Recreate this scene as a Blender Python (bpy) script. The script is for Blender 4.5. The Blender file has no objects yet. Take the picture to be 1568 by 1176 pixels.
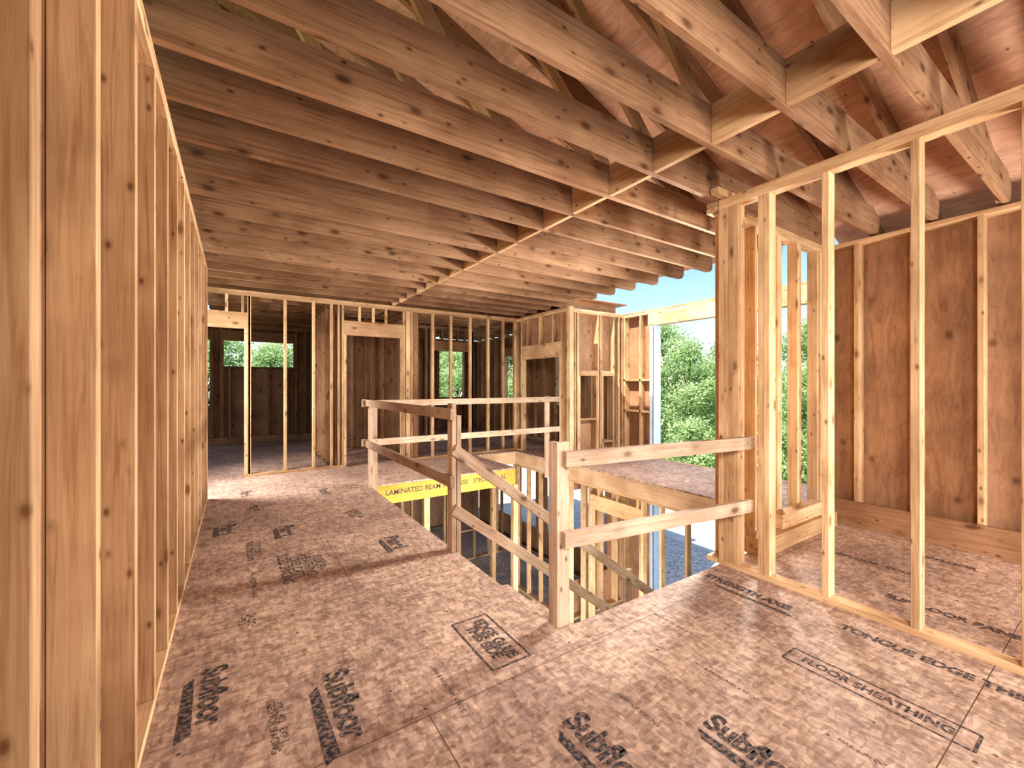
import bpy, bmesh, math, random
from mathutils import Vector
random.seed(7)
D = bpy.data
scene = bpy.context.scene

# ------------------------------------------------------------ materials
def new_mat(name):
    m = D.materials.new(name); m.use_nodes = True
    nt = m.node_tree; nt.nodes.clear()
    out = nt.nodes.new('ShaderNodeOutputMaterial')
    b = nt.nodes.new('ShaderNodeBsdfPrincipled')
    nt.links.new(b.outputs[0], out.inputs[0])
    b.inputs['Roughness'].default_value = 0.75
    b.inputs['Specular IOR Level'].default_value = 0.2
    return m, nt, b

def N(nt, t, **kw):
    n = nt.nodes.new(t)
    for k, v in kw.items():
        if k.startswith('i_'):
            n.inputs[k[2:].replace('_', ' ')].default_value = v
        else:
            setattr(n, k, v)
    return n

def ramp(nt, fac, stops):
    r = nt.nodes.new('ShaderNodeValToRGB')
    e = r.color_ramp.elements
    while len(e) < len(stops): e.new(0.5)
    for el, (p, c) in zip(e, stops):
        el.position = p; el.color = (*c, 1) if len(c) == 3 else c
    nt.links.new(fac, r.inputs[0])
    return r

def mix(nt, fac, a, b, mode='MIX'):
    m = nt.nodes.new('ShaderNodeMix'); m.data_type = 'RGBA'; m.blend_type = mode
    for v, i in ((fac, 0), (a, 6), (b, 7)):
        if isinstance(v, (int, float)): m.inputs[i].default_value = v
        elif isinstance(v, tuple): m.inputs[i].default_value = (*v, 1)
        else: nt.links.new(v, m.inputs[i])
    return m.outputs[2]

def wood(name, light, dark, knots=True, vary=0.5):
    m, nt, b = new_mat(name)
    at = N(nt, 'ShaderNodeAttribute', attribute_name='grain')
    mp = N(nt, 'ShaderNodeMapping'); mp.inputs['Scale'].default_value = (0.8, 22, 22)
    nt.links.new(at.outputs['Vector'], mp.inputs[0])
    n1 = N(nt, 'ShaderNodeTexNoise', i_Scale=2.6, i_Detail=6.0, i_Roughness=0.65, i_Distortion=0.9)
    nt.links.new(mp.outputs[0], n1.inputs['Vector'])
    r1 = ramp(nt, n1.outputs[0], [(0.32, dark), (0.50, tuple((a*2+c)/3 for a, c in zip(light, dark))), (0.66, light)])
    n2 = N(nt, 'ShaderNodeTexNoise', i_Scale=2.2, i_Detail=4.0)
    nt.links.new(at.outputs['Vector'], n2.inputs['Vector'])
    r2 = ramp(nt, n2.outputs[0], [(0.32, (0.72, 0.66, 0.62)), (0.6, (1, 1, 1))])
    c = mix(nt, 1.0, r1.outputs[0], r2.outputs[0], 'MULTIPLY')
    t = N(nt, 'ShaderNodeAttribute', attribute_name='tint')
    r3 = ramp(nt, t.outputs['Fac'], [(0.0, (1-vary, 1-vary*1.12, 1-vary*1.2)), (1.0, (1.1, 1.1, 1.1))])
    c = mix(nt, 1.0, c, r3.outputs[0], 'MULTIPLY')
    if knots:
        for sc, rad in (((3.2, 6.5, 6.5), .13), ((7, 13, 13), .10)):
            mk = N(nt, 'ShaderNodeMapping'); mk.inputs['Scale'].default_value = sc
            nt.links.new(at.outputs['Vector'], mk.inputs[0])
            v = N(nt, 'ShaderNodeTexVoronoi', i_Scale=1.0)
            nt.links.new(mk.outputs[0], v.inputs['Vector'])
            rk = ramp(nt, v.outputs['Distance'], [(rad*.45, (0.85,)*3), (rad*.9, (0.6,)*3), (rad*1.1, (0.28,)*3), (rad*2.0, (0, 0, 0))])
            c = mix(nt, rk.outputs[0], c, tuple(x*.28*f for x, f in zip(dark, (1, .75, .6))))
    nt.links.new(c, b.inputs['Base Color'])
    bp = N(nt, 'ShaderNodeBump', i_Strength=0.15, i_Distance=0.004)
    nt.links.new(n1.outputs[0], bp.inputs['Height']); nt.links.new(bp.outputs[0], b.inputs['Normal'])
    return m

def plywood(name, base, dark, spots=True, seam=True, rot=False, flakes=False, knots=False):
    m, nt, b = new_mat(name)
    tc = N(nt, 'ShaderNodeTexCoord')
    mg = N(nt, 'ShaderNodeMapping'); mg.inputs['Scale'].default_value = (7, 1.5, 5) if not rot else (6, 6, 1.2)
    if flakes: mg.inputs['Scale'].default_value = (5, 3, 3)
    nt.links.new(tc.outputs['Object'], mg.inputs[0])
    n1 = N(nt, 'ShaderNodeTexNoise', i_Scale=3.0, i_Detail=9.0, i_Roughness=0.72, i_Distortion=1.0 if not flakes else .3)
    nt.links.new(mg.outputs[0], n1.inputs['Vector'])
    r1 = ramp(nt, n1.outputs[0], [(0.32, dark), (0.52, base), (0.72, tuple(min(1, x*1.2) for x in base))])
    n2 = N(nt, 'ShaderNodeTexNoise', i_Scale=1.1, i_Detail=6.0, i_Roughness=0.65)
    nt.links.new(tc.outputs['Object'], n2.inputs['Vector'])
    r2 = ramp(nt, n2.outputs[0], [(0.34, (0.62, 0.60, 0.61)), (0.6, (1, 1, 1))])
    c = mix(nt, 1.0, r1.outputs[0], r2.outputs[0], 'MULTIPLY')
    if flakes:
        for k, (sc, ang) in enumerate((((22, 60, 30), .5), ((60, 26, 30), -.4))):
            mf = N(nt, 'ShaderNodeMapping'); mf.inputs['Scale'].default_value = sc; mf.inputs['Rotation'].default_value = (0, 0, ang)
            nt.links.new(tc.outputs['Object'], mf.inputs[0])
            v = N(nt, 'ShaderNodeTexVoronoi', i_Scale=1.0); nt.links.new(mf.outputs[0], v.inputs['Vector'])
            sp = N(nt, 'ShaderNodeSeparateColor'); nt.links.new(v.outputs['Color'], sp.inputs[0])
            rf = ramp(nt, sp.outputs[k], [(0.0, (0.76, 0.72, 0.70)), (0.5, (1, 1, 1)), (1.0, (1.18, 1.18, 1.15))])
            c = mix(nt, 1.0, c, rf.outputs[0], 'MULTIPLY')
        n3 = N(nt, 'ShaderNodeTexNoise', i_Scale=17.0, i_Detail=8.0, i_Roughness=.8)
        nt.links.new(tc.outputs['Object'], n3.inputs['Vector'])
        rs = ramp(nt, n3.outputs[0], [(0.56, (0, 0, 0)), (0.72, (.38, .38, .38))])
        c = mix(nt, rs.outputs[0], c, (.74, .60, .50))
        rs2 = ramp(nt, n3.outputs[0], [(0.28, (.5, .5, .5)), (0.38, (0, 0, 0))])
        c = mix(nt, rs2.outputs[0], c, tuple(x*.5 for x in dark))
    if seam:
        br = N(nt, 'ShaderNodeTexBrick', i_Scale=1.0)
        br.inputs['Brick Width'].default_value = 2.44; br.inputs['Row Height'].default_value = 1.22
        br.inputs['Mortar Size'].default_value = 0.0025; br.inputs['Mortar Smooth'].default_value = 0.3
        mb = N(nt, 'ShaderNodeMapping'); mb.inputs['Location'].default_value = (0.55, -0.43, 0)
        nt.links.new(tc.outputs['Object'], mb.inputs[0]); nt.links.new(mb.outputs[0], br.inputs['Vector'])
        c = mix(nt, br.outputs['Fac'], c, tuple(x*0.35 for x in dark))
    if spots:
        v = N(nt, 'ShaderNodeTexVoronoi', i_Scale=7.5)
        nt.links.new(tc.outputs['Object'], v.inputs['Vector'])
        rk = ramp(nt, v.outputs['Distance'], [(0.05, (0.85, 0.85, 0.85)), (0.075, (0, 0, 0))])
        c = mix(nt, rk.outputs[0], c, tuple(x*0.22 for x in dark))
    if knots:
        mv = N(nt, 'ShaderNodeMapping'); mv.inputs['Scale'].default_value = (4, 4, 3.0); nt.links.new(tc.outputs['Object'], mv.inputs[0])
        v = N(nt, 'ShaderNodeTexVoronoi', i_Scale=1.0)
        nt.links.new(mv.outputs[0], v.inputs['Vector'])
        rk = ramp(nt, v.outputs['Distance'], [(0.06, (0.8, 0.8, 0.8)), (0.16, (0, 0, 0))])
        c = mix(nt, rk.outputs[0], c, tuple(x*0.4 for x in dark))
    nt.links.new(c, b.inputs['Base Color'])
    b.inputs['Roughness'].default_value = 0.6
    bp = N(nt, 'ShaderNodeBump', i_Strength=0.12, i_Distance=0.004)
    nt.links.new(n1.outputs[0], bp.inputs['Height']); nt.links.new(bp.outputs[0], b.inputs['Normal'])
    return m

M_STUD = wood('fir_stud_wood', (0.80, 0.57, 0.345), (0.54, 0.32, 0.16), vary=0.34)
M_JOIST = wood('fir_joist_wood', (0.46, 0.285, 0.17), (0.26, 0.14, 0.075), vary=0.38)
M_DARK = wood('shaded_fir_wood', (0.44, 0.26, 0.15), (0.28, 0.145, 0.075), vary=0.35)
M_RAIL = wood('weathered_rail_wood', (0.62, 0.47, 0.35), (0.42, 0.29, 0.19), vary=0.3)
M_RIM = wood('rim_board_wood', (0.70, 0.49, 0.33), (0.54, 0.34, 0.20), knots=False, vary=0.2)
M_LVL = wood('yellow_laminated_wood', (0.78, 0.43, 0.09), (0.64, 0.32, 0.06), knots=False, vary=0.05)
M_FLOOR = plywood('subfloor_panel', (0.54, 0.385, 0.30), (0.33, 0.22, 0.17), flakes=True)
M_SHEATH = plywood('sheathing_plywood', (0.45, 0.265, 0.155), (0.31, 0.165, 0.09), seam=False, rot=True, spots=False, knots=True)
M_ROOF = plywood('roof_sheathing', (0.70, 0.42, 0.28), (0.52, 0.29, 0.18), seam=False)
M_LOWFLOOR = plywood('lower_floor_panel', (0.66, 0.62, 0.58), (0.48, 0.45, 0.42), flakes=True)

def plain(name, col, rough=.6):
    m, nt, b = new_mat(name)
    tc = N(nt, 'ShaderNodeTexCoord')
    n = N(nt, 'ShaderNodeTexNoise', i_Scale=9.0, i_Detail=4.0); nt.links.new(tc.outputs['Object'], n.inputs['Vector'])
    r = ramp(nt, n.outputs[0], [(.3, tuple(x*.85 for x in col)), (.7, col)])
    nt.links.new(r.outputs[0], b.inputs['Base Color']); b.inputs['Roughness'].default_value = rough
    return m
M_WRAP = plain('pale_blue_house_wrap', (.62, .74, .90))

def stamp_mat():
    m, nt, b = new_mat('black_stamp_ink')
    tc = N(nt, 'ShaderNodeTexCoord')
    n = N(nt, 'ShaderNodeTexNoise', i_Scale=60.0, i_Detail=3.0)
    nt.links.new(tc.outputs['Object'], n.inputs['Vector'])
    r = ramp(nt, n.outputs[0], [(0.42, (0.04, 0.04, 0.045)), (0.62, (0.24, 0.16, 0.125))])
    nt.links.new(r.outputs[0], b.inputs['Base Color'])
    return m
M_INK = stamp_mat()

# ------------------------------------------------------------ lumber builder
class Lumber:
    def __init__(s): s.v = []; s.f = []; s.g = []; s.t = []
    def beam(s, p0, p1, w, h, up=None):
        """w = size sideways, h = size along 'up' """
        p0 = Vector(p0); p1 = Vector(p1)
        u = (p1-p0); L = u.length; u.normalize()
        upv = Vector(up) if up else (Vector((0, 0, 1)) if abs(u.z) < 0.95 else Vector((0, 1, 0)))
        side = u.cross(upv).normalized(); n = side.cross(u).normalized()
        o = len(s.v); tint = random.random()
        go = Vector((random.random()*40, random.random()*40, random.random()*40))
        for a in (0, 1):
            for b in (-.5, .5):
                for c in (-.5, .5):
                    s.v.append(tuple(p0+u*(L*a)+side*(w*b)+n*(h*c)))
                    s.g.append(tuple(go+Vector((L*a, w*b, h*c)))); s.t.append(tint)
        for q in ((0, 1, 3, 2), (4, 6, 7, 5), (0, 4, 5, 1), (2, 3, 7, 6), (0, 2, 6, 4), (1, 5, 7, 3)):
            s.f.append(tuple(o+i for i in q))
    def prism(s, prof, y0, y1):
        """prof = list of (x,z); extruded along Y (joist with shaped ends)"""
        o = len(s.v); n = len(prof); tint = random.random()
        go = Vector((random.random()*40, random.random()*40, random.random()*40))
        for y in (y0, y1):
            for (x, z) in prof:
                s.v.append((x, y, z)); s.g.append(tuple(go+Vector((x, y-y0, z)))); s.t.append(tint)
        s.f.append(tuple(o+i for i in range(n))); s.f.append(tuple(o+n+i for i in reversed(range(n))))
        for i in range(n):
            j = (i+1) % n; s.f.append((o+i, o+j, o+n+j, o+n+i))
    def box(s, x0, x1, y0, y1, z0, z1):
        if x0 > x1: x0, x1 = x1, x0
        if y0 > y1: y0, y1 = y1, y0
        if z0 > z1: z0, z1 = z1, z0
        dx, dy, dz = x1-x0, y1-y0, z1-z0
        cx, cy, cz = (x0+x1)/2, (y0+y1)/2, (z0+z1)/2
        if dz >= dx and dz >= dy: s.beam((cx, cy, z0), (cx, cy, z1), dx, dy, (0, 1, 0))
        elif dx >= dy: s.beam((x0, cy, cz), (x1, cy, cz), dy, dz)
        else: s.beam((cx, y0, cz), (cx, y1, cz), dx, dz)
    def build(s, name, mat, parent=None, bevel=0.002):
        me = D.meshes.new(name); me.from_pydata(s.v, [], s.f); me.update()
        a = me.attributes.new('grain', 'FLOAT_VECTOR', 'POINT')
        a.data.foreach_set('vector', [c for g in s.g for c in g])
        a = me.attributes.new('tint', 'FLOAT', 'POINT'); a.data.foreach_set('value', s.t)
        me.materials.append(mat)
        ob = D.objects.new(name, me); scene.collection.objects.link(ob)
        bm = bmesh.new(); bm.from_mesh(me); bmesh.ops.recalc_face_normals(bm, faces=bm.faces); bm.to_mesh(me); bm.free()
        if bevel:
            md = ob.modifiers.new('eased_edges', 'BEVEL'); md.width = bevel; md.segments = 1; md.limit_method = 'ANGLE'
        if parent: ob.parent = parent
        return ob

T = 0.038
def abox(L, ax, a0, a1, b0, b1, z0, z1):
    if ax == 'X': L.box(a0, a1, b0, b1, z0, z1)
    else: L.box(b0, b1, a0, a1, z0, z1)

def stud_wall(L, ax, b0, b1, a0, a1, z0, z1, spacing=0.406, start=None, studs=None, openings=(), plates=2, hdr=0.24):
    """openings: (a0,a1,zsill,zhead)"""
    ztop = z1-T*plates
    for k in range(plates): abox(L, ax, a0, a1, b0, b1, z1-T*(k+1), z1-T*k)
    segs = [(a0, a1)]
    for o in openings:
        if o[2] <= z0+0.02:
            ns = []
            for s0, s1 in segs:
                if o[1] <= s0 or o[0] >= s1: ns.append((s0, s1)); continue
                if o[0] > s0: ns.append((s0, o[0]))
                if o[1] < s1: ns.append((o[1], s1))
            segs = ns
    for s0, s1 in segs: abox(L, ax, s0, s1, b0, b1, z0, z0+T)
    if studs is None:
        studs = []; p = a0 if start is None else start
        while p < a1-T: studs.append(p); p += spacing
        studs.append(a1-T)
    for p in studs:
        if any(o[0]-2.2*T < p < o[1]+1.2*T for o in openings):
            for o in openings:
                if o[0] < p < o[1]-T:
                    if o[3]+hdr < ztop-0.03: abox(L, ax, p, p+T, b0, b1, o[3]+hdr, ztop)
                    if o[2] > z0+0.1: abox(L, ax, p, p+T, b0, b1, z0+T, o[2]-T)
            continue
        abox(L, ax, p, p+T, b0, b1, z0+T, ztop)
    for o in openings:
        for sgn, e in ((-1, o[0]), (1, o[1])):
            j0, j1 = (e-T, e) if sgn < 0 else (e, e+T)
            k0, k1 = (e-2*T, e-T) if sgn < 0 else (e+T, e+2*T)
            if a0-0.01 <= j0 and j1 <= a1+0.01: abox(L, ax, j0, j1, b0, b1, z0+T, o[3])
            if a0-0.01 <= k0 and k1 <= a1+0.01: abox(L, ax, k0, k1, b0, b1, z0+T, ztop)
        abox(L, ax, o[0]-T, o[1]+T, b0, b1, o[3], min(o[3]+hdr, ztop))
        if o[2] > z0+0.1: abox(L, ax, o[0], o[1], b0, b1, o[2]-T, o[2])

def sheath(L, ax, b0, b1, a0, a1, z0, z1, openings=()):
    cuts = sorted(set([a0, a1]+[x for o in openings for x in (o[0], o[1]) if a0 < x < a1]))
    for c0, c1 in zip(cuts, cuts[1:]):
        mid = (c0+c1)/2; zs = [(z0, z1)]
        for o in openings:
            if o[0] < mid < o[1]:
                ns = []
                for s0, s1 in zs:
                    if o[2] > s0: ns.append((s0, min(o[2], s1)))
                    if o[3] < s1: ns.append((max(o[3], s0), s1))
                zs = ns
        for s0, s1 in zs:
            if s1-s0 > 0.01: abox(L, ax, c0, c1, b0, b1, s0, s1)

H = 2.79
FT = 0.022

# ------------------------------------------------------------ floor
OX0, OX1, OY0, OY1 = 1.52, 4.86, 1.83, 5.85
L = Lumber()
for (x0, x1, y0, y1) in ((-3.4, 6.5, -3.2, OY0), (-3.4, OX0, OY0, OY1), (-3.4, 3.9, OY1, 12.1), (3.9, 6.5, 7.3, 12.1), (OX1, 6.5, OY0, 7.3)):
    L.box(x0, x1, y0, y1, -FT, 0)
floor = L.build('floor', M_FLOOR, bevel=0)
L = Lumber()
zt, zb = -FT, -FT-0.24
L.box(OX0-T, OX0, OY0, OY1, zb, zt); L.box(OX0-0.04, OX1, OY0-T, OY0, zb, zt)
L.box(3.9-T, 3.9, OY1+0.045, 7.3, zb, zt); L.box(3.9, OX1, 7.3, 7.3+T, zb, zt)
L.box(OX1, OX1+T, OY0, 7.3, zb, zt); L.box(6.5-T, 6.5, OY0, 12.0, zb, zt)
y = -3.0
while y < 1.6: L.box(-3.3, 6.4, y, y+T, zb, zt); y += 0.406
y = 2.2
while y < 12: 
    L.box(-3.3, OX0-T, y, y+T, zb, zt)
    if y < 7.2: L.box(OX1+T, 6.46, y, y+T, zb, zt)
    y += 0.406
L.build('floor_joists', M_RIM)
# laminated beam across the far side of the stair opening
L = Lumber(); L.box(OX0, 3.9, OY1, OY1+0.044, zb-0.02, zt)
beam = L.build('laminated_beam', M_LVL)

# printed stamps
def stamp(txt, x, y, size, parent, rot=(0, 0, -math.pi/2), z=0.0012, name='floor_stamp', bold=0.0, sx=1.0):
    cu = D.curves.new('txt', 'FONT'); cu.body = txt; cu.size = size; cu.align_x = 'CENTER'; cu.align_y = 'CENTER'
    cu.offset = bold; cu.space_line = 0.8
    tmp = D.objects.new('tmp_txt', cu); scene.collection.objects.link(tmp)
    dg = bpy.context.evaluated_depsgraph_get(); dg.update()
    me = D.meshes.new_from_object(tmp.evaluated_get(dg))
    D.objects.remove(tmp)
    me.materials.clear(); me.materials.append(M_INK)
    ob = D.objects.new(name, me); scene.collection.objects.link(ob)
    ob.location = (x, y, z); ob.rotation_euler = rot; ob.parent = parent; ob.scale = (1, sx, 1)
    return ob
def swash(x, y, l, w):
    """slanted ink bar printed next to the word"""
    me = D.meshes.new('swash')
    me.from_pydata([(x, y-l/2, .0011), (x+w, y-l/2+.03, .0011), (x+w*.7, y+l/2, .0011), (x, y+l/2-.04, .0011)], [], [(0, 1, 2, 3)])
    me.materials.append(M_INK); o = D.objects.new('floor_stamp_bar', me); scene.collection.objects.link(o); o.parent = floor
S = [("Subfloor", -0.09, 2.30, 0.12, .004), ("Subfloor", 0.39, 1.93, 0.13, .005), ("Subfloor", 1.16, 1.10, 0.13, .005), ("Subfloor", 1.62, .80, 0.12, .005),
     ("EDGE GLUE\nTHIS SIDE", 1.14, 1.97, 0.075, .003), ("Panel", 1.16, 3.64, 0.15, .006), ("FLOOR SHEATHING", 2.37, .70, 0.06, .002),
     ("TONGUE EDGE THIS SIDE", 2.88, .55, 0.075, .003), ("STRENGTH AXIS", 2.84, 1.50, 0.075, .004), ("FLOOR\nSHEATHING\n23/32 CAT\nSIZED SPACING", .42, 3.57, 0.085, .001),
     ("Panel", -.07, 4.83, 0.15, .006), ("Panel", .40, 4.49, 0.15, .006), ("MILL 402   EXP 1\nSIZED FOR SPACING", .14, 1.95, 0.035, 0),
     ("SUBFLOOR  EDGE", 4.1, 1.22, .07, .002), ("SUBFLOOR PANEL", 3.55, .66, .075, .003), ("NAIL 6 IN OC  NAIL 6 IN OC", .80, 1.75, .026, 0), ("NAIL 6 IN OC  NAIL 6 IN OC", 1.9, 1.1, .024, 0),
     ("Panel", .1, 6.3, .14, .005), ("Panel", .95, 5.9, .14, .005), ("NAIL 6 IN OC  NAIL 6 IN OC", .1, 3.4, .035, 0), ("GRADE 24\nPS 1-09", 1.05, 4.7, .08, .001),
     ("24 OC\nPS 2", .05, 2.9, .05, 0), ("EXPOSURE 1\nTHIS SIDE DOWN", .12, 4.1, .06, 0), ("SUBFLOOR", 4.6, .9, .07, .003), ("MILL 402\nEXP 1", .15, 5.5, .07, .001),
     ("SIZED FOR SPACING", 1.42, 1.2, .024, 0), ("NAIL 6 IN OC  NAIL 6 IN OC", 2.1, 1.5, .024, 0), ("NAIL 6 IN OC", 1.95, .6, .024, 0)]
for t, x, y, s, b in S: stamp(t, x, y, s, floor, bold=b, sx=1.15)
for x, y, l, w in ((-.20, 2.25, .42, .05), (.27, 1.86, .46, .055), (1.04, 1.05, .5, .05), (1.51, .78, .45, .05), (1.04, 3.6, .35, .05), (-.18, 4.8, .34, .05), (.29, 4.45, .34, .05), (2.74, 1.42, .5, .03)):
    swash(x, y, l, w)
for (cx, cy, w, h) in ((1.14, 1.97, .22, .46), (2.37, .70, .13, .66)):
    L = Lumber(); q = .005
    for dx in (-w/2, w/2): L.box(cx+dx-q, cx+dx+q, cy-h/2, cy+h/2, 0.0005, .0015)
    for dy in (-h/2, h/2): L.box(cx-w/2, cx+w/2, cy+dy-q, cy+dy+q, 0.0005, .0015)
    L.build('floor_stamp_border', M_INK, parent=floor, bevel=0)
stamp("LAMINATED BEAM 1.8E  2650   STRUCTURAL", 2.72, OY1-0.0015, 0.10, beam, rot=(math.pi/2, 0, 0), z=-.13, name='beam_print', bold=.002)

# ------------------------------------------------------------ walls
# left wall
L = Lumber()
XL = -0.29
st = [0.23, .635, 1.04, 1.44, 1.92] + [1.92+.406*k for k in range(1, 11)] + [6.22]
st = [-3.1, -2.7, -2.3, -1.9, -1.5, -1.1, -.7, -.2] + st
stud_wall(L, 'Y', XL-0.089, XL, -3.15, 6.26, 0, H, studs=st)
L.box(XL-.089, XL, 6.18, 6.218, T, H-2*T)
w = L.build('wall_left', M_STUD)
L = Lumber(); L.box(XL-.104, XL-.090, -3.15, 6.26, 0, H); L.build('sheathing', M_SHEATH, parent=w, bevel=0)

# back wall
L = Lumber()
YB = 7.45
stud_wall(L, 'X', YB, YB+.089, -3.3, 5.07, 0, H, studs=[-3.3, -2.9, -2.5, -2.1, -1.7, -1.3, -.45, -.14, .06, .148, .623, 1.03, 1.30, 1.41, 1.75, 1.98, 2.2, 2.67, 3.085, 3.46, 3.88, 4.29, 4.65, 4.95],
          openings=[(-.95, .10, 0, 2.22), (1.55, 2.49, 0, 2.22)])
L.box(2.58, 2.66, YB, YB+.089, T, H-2*T)
L.build('wall_back', M_STUD)

# closets / rooms beyond
L = Lumber()
stud_wall(L, 'Y', 1.30, 1.389, YB+.09, 9.3, 0, H)
stud_wall(L, 'X', 9.4, 9.489, 1.3, 5.0, 0, H, spacing=.203, openings=[(3.9, 4.9, 0, 2.2)])
stud_wall(L, 'Y', 2.75, 2.839, YB+.09, 9.39, 0, H, spacing=.3)
stud_wall(L, 'Y', -1.6, -1.511, YB+.09, 12, 0, H)
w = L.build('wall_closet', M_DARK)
L = Lumber(); L.box(1.32, 3.0, 9.492, 9.504, 0, H); L.build('sheathing', M_SHEATH, parent=w, bevel=0)

# exterior far wall
L = Lumber()
far_op = [(-1.5, -.52, .9, 2.44), (-.25, 1.22, 1.82, 2.44), (5.2, 6.05, 1.0, 2.5), (3.1, 3.9, 1.0, 2.4)]
stud_wall(L, 'X', 12.0, 12.14, -3.4, 6.64, 0, H, openings=far_op)
L.box(-.8, 2.2, 11.95, 11.998, 0, .14)
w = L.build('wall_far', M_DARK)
L = Lumber(); sheath(L, 'X', 12.14, 12.155, -3.4, 6.64, -3.1, H, far_op); L.build('sheathing', M_SHEATH, parent=w, bevel=0)

# wall beside landing (X=5.07)
L = Lumber()
stud_wall(L, 'Y', 4.98, 5.07, 5.80, 7.45, 0, H, openings=[(6.02, 7.20, 0, 1.9)], hdr=.28)
L.box(4.98, 5.07, 5.72, 5.80, -2.9, H)
w = L.build('wall_landing', M_STUD)
L = Lumber(); L.box(5.072, 5.084, 6.0, 7.3, 2.19, H-.08); L.build('sheathing', M_SHEATH, parent=w, bevel=0)

# window-side wall Y=5.85
L = Lumber()
op2 = [(5.35, 5.75, .75, 1.55), (5.95, 6.2, .3, 1.55)]
stud_wall(L, 'X', 5.85, 5.99, 5.07, 6.5, 0, H, studs=[5.07, 5.2, 5.3, 5.85, 6.25, 6.36, 6.46], openings=op2, hdr=.1)
w = L.build('wall_stairwell', M_STUD)
L = Lumber(); sheath(L, 'X', 5.99, 6.005, 5.07, 6.5, -2.95, H, [(5.35, 5.75, .75, 1.55), (5.95, 6.2, .3, 1.55), (5.3, 5.7, -2.3, -.6), (5.95, 6.2, -2.3, -.6)])
L.build('sheathing', M_SHEATH, parent=w, bevel=0)

# exterior wall with tall opening (X=6.5)
L = Lumber()
XE = 6.5
for p in (5.13, 5.17, 5.42, 5.81): L.box(XE, XE+.14, p, p+T, -2.95, H-.28 if p < 5.3 else H-2*T)
L.box(XE, XE+.14, 5.2, 5.85, 1.45, 1.49); L.box(XE, XE+.14, 5.2, 5.85, .85, .89)
for p in (2.02, 2.06): L.box(XE, XE+.14, p, p+T, -2.95, H)
L.box(XE, XE+.14, 2.1, 5.25, H-.30, H-2*T)
L.box(XE, XE+.14, 1.9, 5.99, H-T, H); L.box(XE, XE+.14, 1.9, 5.99, H-2*T, H-T)
L.box(XE, XE+.14, 2.1, 5.13, -.26, -.0)
stud_wall(L, 'Y', XE, XE+.14, 6.0, 12, 0, H, openings=[(7.2, 8.0, .9, 2.2), (9.3, 10.4, .9, 2.2)])
w = L.build('wall_exterior', M_STUD)
L = Lumber(); sheath(L, 'Y', XE+.14, XE+.155, 5.2, 12.1, -3.1, H, [(7.2, 8.0, .9, 2.2), (9.3, 10.4, .9, 2.2), (6.5, 8.5, -2.4, -.8), (9.0, 11, -2.4, -.8)])
L.build('sheathing', M_SHEATH, parent=w, bevel=0)
L = Lumber(); L.box(XE-.012, XE+.20, 5.115, 5.129, -2.95, H-.30); L.box(XE-.012, XE-.002, 5.115, 5.20, -2.95, H-.30)
L.box(XE-.012, XE+.20, 2.101, 2.115, -2.95, H-.30); L.build('window_jamb_wrap', M_WRAP, parent=w, bevel=0)

# right partition
L = Lumber()
XP = 3.10
stud_wall(L, 'Y', XP, XP+.089, -3.1, 1.84, 0, H, studs=[-3.1, -2.7, -2.3, -1.9, -1.5, -1.1, -.7, -.3, -.09, .31, .70, 1.12, 1.47, 1.51, 1.688, 1.726, 1.764, 1.802])
L.beam((2.98, 1.80, H+.03), (3.25, 1.80, H+.03), .06, .05)
L.build('wall_partition', M_STUD)

# right room walls
L = Lumber()
XR = 5.06
stud_wall(L, 'Y', XR, XR+.14, -3.1, 1.92, 0, H, studs=[-3.1+.406*k for k in range(0, 9)]+[.35, .76, 1.17, 1.58, 1.84], plates=1)
w = L.build('wall_right', M_STUD)
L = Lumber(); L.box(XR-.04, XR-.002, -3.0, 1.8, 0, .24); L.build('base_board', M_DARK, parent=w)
L = Lumber(); sheath(L, 'Y', XR+.14, XR+.155, -3.2, 1.93, -3.1, H-.02); L.build('sheathing', M_SHEATH, parent=w, bevel=0)
L = Lumber()
stud_wall(L, 'X', 1.85, 1.94, 3.10, XR, 0, H, studs=[3.22, 3.66, 4.05, 4.09, 4.43, 4.47, 4.85, 4.93])
L.box(3.5, 4.9, 1.70, 1.845, 0, .14); L.box(3.9, 4.7, 1.74, 1.845, .14, .26)
L.build('wall_stair_side', M_STUD)

# wall behind the viewpoint
L = Lumber()
stud_wall(L, 'X', -3.2, -3.06, -3.3, 5.06, 0, H, openings=[(-.1, 2.8, 0, 2.35), (3.4, 4.8, .6, 2.35), (-3.0, -.5, .6, 2.35)])
L.build('wall_front', M_STUD)

# ------------------------------------------------------------ ceiling joists + blocking
L = Lumber(); JH = .235
ys = []
y = 1.84-.406*12
while y < 12: ys.append(y); y += .406
zc = H+JH
for y in ys:
    if y < 1.7:   # right end clipped to the roof slope with a rounded heel
        prof = [(-.42, H), (4.98, H), (5.05, H+.012), (5.10, H+.045), (5.12, H+.09), (5.11, H+.16), (4.95, zc), (-.42, zc)]
    else:
        prof = [(-.42, H), (4.94, H), (4.99, H+.012), (5.02, H+.05), (5.02, H+.16), (4.95, zc), (-.42, zc)]
    L.prism(prof, y, y+T)
y = 6.15
while y < 12: L.box(5.13, 6.6, y, y+T, H, zc); y += .406
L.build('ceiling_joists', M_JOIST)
L = Lumber()
for i, (a, b) in enumerate(zip(ys, ys[1:])):
    o = .0 if i % 2 else .012
    L.box(2.33+o, 2.33+T+o, a+T, b, H+.005, H+JH)
L.build('joist_blocking', M_STUD)

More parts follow.
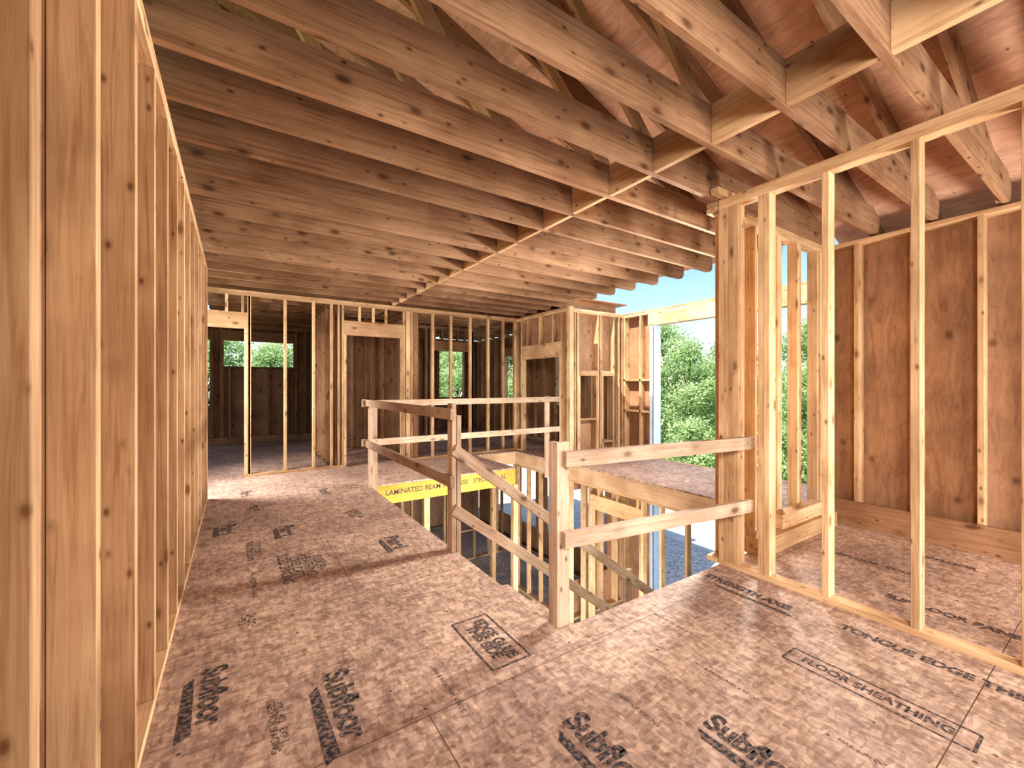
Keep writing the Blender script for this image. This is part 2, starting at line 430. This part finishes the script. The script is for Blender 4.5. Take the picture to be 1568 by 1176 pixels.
# ------------------------------------------------------------ roof
SL = .36; RH = .184
def zr(x): return H+.04+SL*(5.06-x)
XRG = -1.6
L = Lumber()
for i, y in enumerate(ys):
    yy = y+T*1.5+.002
    xe = 5.95 if y < 1.7 else 5.02
    L.beam((xe, yy, zr(xe)+RH/2), (XRG, yy, zr(XRG)+RH/2), T, RH)
    L.beam((XRG, yy, zr(XRG)+RH/2), (-5.5, yy, zr(XRG)-SL*(3.9)+RH/2), T, RH)
L.box(XRG-.02, XRG+.02, -3.3, 12.2, zr(XRG)-.05, zr(XRG)+RH)
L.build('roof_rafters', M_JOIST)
L = Lumber()
for y in (.25, 1.47, 1.88, 2.28, 3.09, 4.31, 5.6):
    L.beam((2.5, y+.09, H+JH), (1.2, y+.09, zr(1.2)+.05), T, .089)
    L.beam((0.9, y+.09, H+JH), (-.3, y+.09, zr(-.3)+.05), T, .089)
L.build('roof_braces', M_STUD)
L = Lumber()
def roofpanel(xa, xb, y0, y1):
    za, zb_ = zr(xa)+RH+.012, zr(xb)+RH+.012
    L.beam(((xa), (y0+y1)/2, za), (xb, (y0+y1)/2, zb_), y1-y0, .014)
roofpanel(5.95, XRG, -3.3, 1.86)
roofpanel(5.22, XRG, 1.862, 12.2)
L.box(5.0, 6.8, 6.0, 12.2, zc+.002, zc+.017)
zz = zr(XRG)+RH+.012
L.beam((XRG, 4.45, zz), (-5.5, 4.45, zz-SL*3.9), 15.5, .014)
L.build('roof', M_ROOF, bevel=0)

# ------------------------------------------------------------ guardrails
L = Lumber()   # near guard
px, py = 1.565, 1.875
L.box(px-.045, px+.045, py-.02, py+.018, -.24, 1.045)
L.box(px-.045, px-.007, py+.02, py+.058, -.24, 1.045)
L.beam((1.555, 1.832, .950), (3.16, 1.635-.02, .950), T, .089)
L.beam((1.545, 1.830, .495), (3.14, 1.635-.02, .495), T, .089)
L.build('guardrail', M_RAIL)
L = Lumber()   # left side + far side
YP = 3.20
L.box(1.478, 1.516, YP-.045, YP+.045, 0, 1.22); L.box(1.523, 1.561, YP-.045, YP+.045, -.25, 1.12)
L.box(1.478, 1.516, 5.70, 5.79, 0, 1.16)
L.beam((1.458, YP-.10, 1.135), (1.458, 5.95, 1.135), T, .089)
L.beam((1.458, YP-.10, .59), (1.458, 5.95, .59), T, .089)
L.box(4.50, 4.59, OY1-.04, OY1-.002, -.24, 1.18)
L.beam((1.40, OY1-.06, 1.125), (4.80, OY1-.06, 1.125), T, .089)
L.beam((1.40, OY1-.06, .60), (4.80, OY1-.06, .60), T, .089)
L.box(1.52, 1.61, OY1-.04, OY1-.002, -.2, 1.14)
L.build('guardrail', M_RAIL)
# stairs + sloped rails
st_root = D.objects.new('staircase', None); scene.collection.objects.link(st_root)
L = Lumber(); rise, run = .197, .26
for k in range(1, 15):
    x0 = OX0+.01+run*(k-1)
    L.box(x0-.02, x0+run, 1.86, 2.80, -rise*k-.028, -rise*k)
L.build('treads', M_FLOOR, parent=st_root)
L = Lumber()
sl = rise/run
for yy in (1.88, 2.33, 2.78):
    L.beam((1.53, yy, -.36), (OX0+3.4, yy, -.36-sl*3.39), T, .22)
L.build('stringers', M_RIM, parent=st_root)
L = Lumber()
for z0 in (.85, .36):
    L.beam((1.48, YP+.02-.085, z0), (OX0+3.2, YP+.02-.085, z0-sl*3.2), T, .089)
L.box(3.55, 3.64, YP-.045, YP-.007, -2.95, -.65); L.box(4.5, 4.59, YP-.045, YP-.007, -2.95, -1.35)
L.build('sloped_rails', M_RAIL, parent=st_root)

# ------------------------------------------------------------ lower storey
L = Lumber(); L.box(-1.5, 6.5, -1, 12, -2.98, -2.95); L.build('lower_floor', M_LOWFLOOR, bevel=0)
L = Lumber()
stud_wall(L, 'X', 9.3, 9.389, .5, 6.4, -2.95, -.27, openings=[(2.2, 3.1, -2.2, -.75), (4.3, 5.6, -2.2, -.7)])
L.build('wall_lower_back', M_STUD)
L = Lumber()
stud_wall(L, 'Y', 5.0, 5.089, 3.4, 7.6, -2.95, -.27, openings=[(4.2, 5.2, -2.95, -.7)])
stud_wall(L, 'X', 5.85, 5.99, 5.09, 6.5, -2.95, -.27)
L.build('wall_lower_side', M_STUD)
L = Lumber(); L.box(3.86, 3.95, 5.85, 5.94, -2.95, -.285); L.box(3.80, 4.0, 5.82, 5.97, -2.95, -2.91); L.build('support_post', M_STUD)
L = Lumber(); L.box(4.6, 4.69, 7.8, 7.89, -2.95, -.265); L.box(4.55, 4.74, 7.76, 7.93, -2.95, -2.91); L.build('support_post', M_STUD)
L = Lumber(); L.box(2.3, 2.39, 5.86, 5.95, -2.95, -.285); L.box(2.25, 2.44, 5.83, 5.98, -2.95, -2.91); L.build('support_post', M_STUD)
L = Lumber()
for i in range(20):
    a = random.choice((0, 1.57))+random.uniform(-.4, .4); x = random.uniform(2.2, 3.3); y = random.uniform(6.3, 7.9); l = random.uniform(.3, 1.0)
    z = -2.93+.04*(i % 3)
    L.beam((x, y, z), (x+l*math.cos(a), y+l*math.sin(a), z), .089, T)
L.build('lumber_offcuts', M_RAIL)

# ------------------------------------------------------------ outdoors
def ground_mat(name, c1, c2, sc):
    m, nt, b = new_mat(name)
    tc = N(nt, 'ShaderNodeTexCoord')
    n = N(nt, 'ShaderNodeTexNoise', i_Scale=sc, i_Detail=8.0, i_Roughness=.75)
    nt.links.new(tc.outputs['Object'], n.inputs['Vector'])
    r = ramp(nt, n.outputs[0], [(.35, c1), (.65, c2)])
    nt.links.new(r.outputs[0], b.inputs['Base Color'])
    return m
def slab(name, x0, x1, y0, y1, z0, z1, mat):
    L = Lumber(); L.box(x0, x1, y0, y1, z0, z1); return L.build(name, mat, bevel=0)
slab('ground_grass', -60, 90, -60, 90, -3.4, -3.14, ground_mat('grass', (.05, .10, .02), (.14, .22, .06), 3))
slab('gravel_bed', 6.8, 10.6, -10, 22, -3.14, -3.1, ground_mat('gravel', (.26, .24, .22), (.95, .90, .84), 12))
slab('driveway', 10.6, 16.5, -20, 26, -3.14, -3.08, ground_mat('pale_concrete', (.6, .58, .55), (.75, .73, .7), 2))

def leaf_mat():
    m, nt, b = new_mat('tree_leaves')
    a = N(nt, 'ShaderNodeAttribute', attribute_name='tint')
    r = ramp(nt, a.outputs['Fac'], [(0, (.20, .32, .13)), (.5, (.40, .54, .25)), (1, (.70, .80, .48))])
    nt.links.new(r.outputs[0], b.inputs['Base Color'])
    tr = nt.nodes.new('ShaderNodeBsdfTranslucent'); nt.links.new(r.outputs[0], tr.inputs[0])
    mx = nt.nodes.new('ShaderNodeMixShader'); mx.inputs[0].default_value = .5
    out = [n for n in nt.nodes if n.type == 'OUTPUT_MATERIAL'][0]
    nt.links.new(b.outputs[0], mx.inputs[1]); nt.links.new(tr.outputs[0], mx.inputs[2]); nt.links.new(mx.outputs[0], out.inputs[0])
    return m
M_LEAF = leaf_mat()
M_BARK = ground_mat('bark', (.08, .05, .03), (.18, .13, .09), 6)
def tree_mesh(seed, h, r, low, nleaf=15000, ls=.55):
    rnd = random.Random(seed)
    v = []; f = []; t = []; mi = []
    def limb(p, q, ra, rb):
        p = Vector(p); q = Vector(q); u = (q-p).normalized(); s = u.cross(Vector((.3, .9, .1))).normalized(); n = u.cross(s); o = len(v)
        for k in range(8):
            a = k*math.pi/4; dv = s*math.cos(a)+n*math.sin(a)
            v.append(tuple(p+dv*ra)); v.append(tuple(q+dv*rb)); t.extend((.3, .3))
        for k in range(8):
            j = (k+1) % 8; f.append((o+2*k, o+2*j, o+2*j+1, o+2*k+1)); mi.append(1)
    limb((0, 0, 0), (.1, .05, h*.45), .2, .14); limb((.1, .05, h*.45), (0, .1, h*.85), .14, .04)
    cl = []
    for i in range(34):
        a = rnd.random()*6.28; zz = rnd.uniform(low, h); pr = math.sin(math.pi*min(1, max(.12, (zz-low+.6)/(h-low+1.2))))
        rr = r*pr*rnd.uniform(.3, .95)
        c = (rr*math.cos(a), rr*math.sin(a), zz); cl.append((c, r*rnd.uniform(.22, .38)))
        limb((.05, .05, max(.3, zz-1.0)*.8), c, .04, .015)
    for i in range(nleaf):
        c, cr = cl[rnd.randrange(len(cl))]
        dv = Vector((rnd.gauss(0, 1), rnd.gauss(0, 1), rnd.gauss(0, 1))).normalized()*cr*rnd.uniform(.5, 1.15)
        p = Vector(c)+dv
        s = rnd.uniform(.08, .16)*ls*1.3
        u = Vector((rnd.gauss(0, 1), rnd.gauss(0, 1), rnd.gauss(0, 1))).normalized(); w = u.cross(Vector((rnd.gauss(0, 1), rnd.gauss(0, 1), rnd.gauss(0, 1)))).normalized()
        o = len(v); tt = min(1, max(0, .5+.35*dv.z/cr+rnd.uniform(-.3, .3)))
        for q in (u*s, w*s*.55, -u*s, -w*s*.55): v.append(tuple(p+q)); t.append(tt)
        f.append((o, o+1, o+2, o+3)); mi.append(0)
    me = D.meshes.new('tree_mesh'); me.from_pydata(v, [], f); me.update()
    a = me.attributes.new('tint', 'FLOAT', 'POINT'); a.data.foreach_set('value', t)
    me.materials.append(M_LEAF); me.materials.append(M_BARK); me.polygons.foreach_set('material_index', mi)
    return me
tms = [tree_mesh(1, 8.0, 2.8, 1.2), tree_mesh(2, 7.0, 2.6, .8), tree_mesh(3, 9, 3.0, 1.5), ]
shr = tree_mesh(4, 2.4, 1.5, .3, 6000, .5)
def put(name, me, x, y, s=1.0):
    o = D.objects.new(name, me); scene.collection.objects.link(o)
    o.location = (x, y, -3.14); o.scale = (s, s, s); o.rotation_euler = (0, 0, random.random()*6.28)
for i, (x, y, s) in enumerate([(20.5, 19, 1.05), (22.0, 14.8, .95), (29, 16, .85), (25, 11.8, .66), (33, 13, .8), (28, 21, 1.0), (22, 8, .7), (32, 9, .8), (27, 3, .9), (17, 26, .95),
                               (4, 22, .78), (-1, 22, .74), (8, 22, .8), (11.5, 24, .9), (-6, 23, .8), (14, 31, 1), (35, 20, 1.0), (37, 15, 1.0), (22, 27, 1.1), (1.6, 24, .9)]):
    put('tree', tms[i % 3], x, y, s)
for x, y in ((18.6, 16.4), (19, 12.5), (19.4, 9.4), (24.5, 18), (19.5, 6.0), (6.5, 18), (22.6, 11.4), (1, 18.5)):
    put('shrub', shr, x, y, random.uniform(.9, 1.2))

# ------------------------------------------------------------ light
w = D.worlds.new('sky'); scene.world = w; w.use_nodes = True
nt = w.node_tree; bg = nt.nodes['Background']
sky = nt.nodes.new('ShaderNodeTexSky'); sky.sky_type = 'NISHITA'; sky.sun_disc = False
sky.sun_elevation = math.radians(54); sky.sun_rotation = math.radians(-90); sky.air_density = 1.0; sky.dust_density = 0.5; sky.ozone_density = 2.0
nt.links.new(sky.outputs[0], bg.inputs[0]); bg.inputs[1].default_value = .135
sun = D.lights.new('sun', 'SUN'); sun.energy = 5.5; sun.angle = .01; sun.color = (1, .94, .84)
so = D.objects.new('sun', sun); scene.collection.objects.link(so)
dirv = Vector((1.0, .28, -1.42)).normalized()
so.rotation_euler = dirv.to_track_quat('-Z', 'Y').to_euler(); so.location = (-10, -3, 15)

def area(name, loc, target, size, power, col=(1, .86, .70), spread=180):
    l = D.lights.new(name, 'AREA'); l.energy = power; l.size = size; l.color = col; l.shape = 'DISK'; l.spread = math.radians(spread)
    o = D.objects.new(name, l); scene.collection.objects.link(o); o.location = loc
    o.rotation_euler = (Vector(target)-Vector(loc)).to_track_quat('-Z', 'Y').to_euler()
area('fill_light', (2.3, -1.7, 1.3), (1.4, 4, .9), 1.2, 46, (1, .96, .93))  # added fill behind the camera, no real lamp there
area('fill_light', (-.05, -.9, 2.2), (2.9, 1.9, .9), .7, 28, (1, .96, .92), 100)  # added fill to brighten the partition and near post
area('fill_light', (4.3, -1.5, .7), (4.9, 1.4, 2.9), .9, 85, (1, .96, .92))  # added fill to brighten the right room and roof underside
area('fill_light', (5.45, 2.72, 1.7), (-.3, 3.6, 1.2), .5, 105, (1, .97, .93), 115)  # added fill from the window side, hidden by the partition end
area('fill_light', (5.58, 2.78, 2.45), (5.7, 4.8, 0), .4, 40, (1, .97, .95), 150)  # added fill to brighten the landing platform, kept out of view
area('fill_light', (-1.3, 6.85, 1.9), (2.2, 5.6, .2), .8, 75, (1, .96, .93), 150)  # added fill for the hallway floor, hidden behind the left wall
area('fill_light', (3.2, 3.3, -2.6), (3.0, 7.0, -2.2), .8, 140, (1, .97, .94))  # added fill to brighten the lower storey

# ------------------------------------------------------------ camera
cam = D.cameras.new('camera'); co = D.objects.new('camera', cam); scene.collection.objects.link(co)
co.location = (0, 0, 1.37); co.rotation_euler = (math.radians(90), 0, math.radians(-33.2))
cam.sensor_width = 36; cam.lens = 645/1568*36; cam.shift_y = .0013; cam.clip_start = .02; cam.clip_end = 500
scene.camera = co
scene.view_settings.view_transform = 'Standard'
try: scene.view_settings.look = 'Medium High Contrast'
except Exception as e: print('look', e)
scene.view_settings.exposure = 0.75
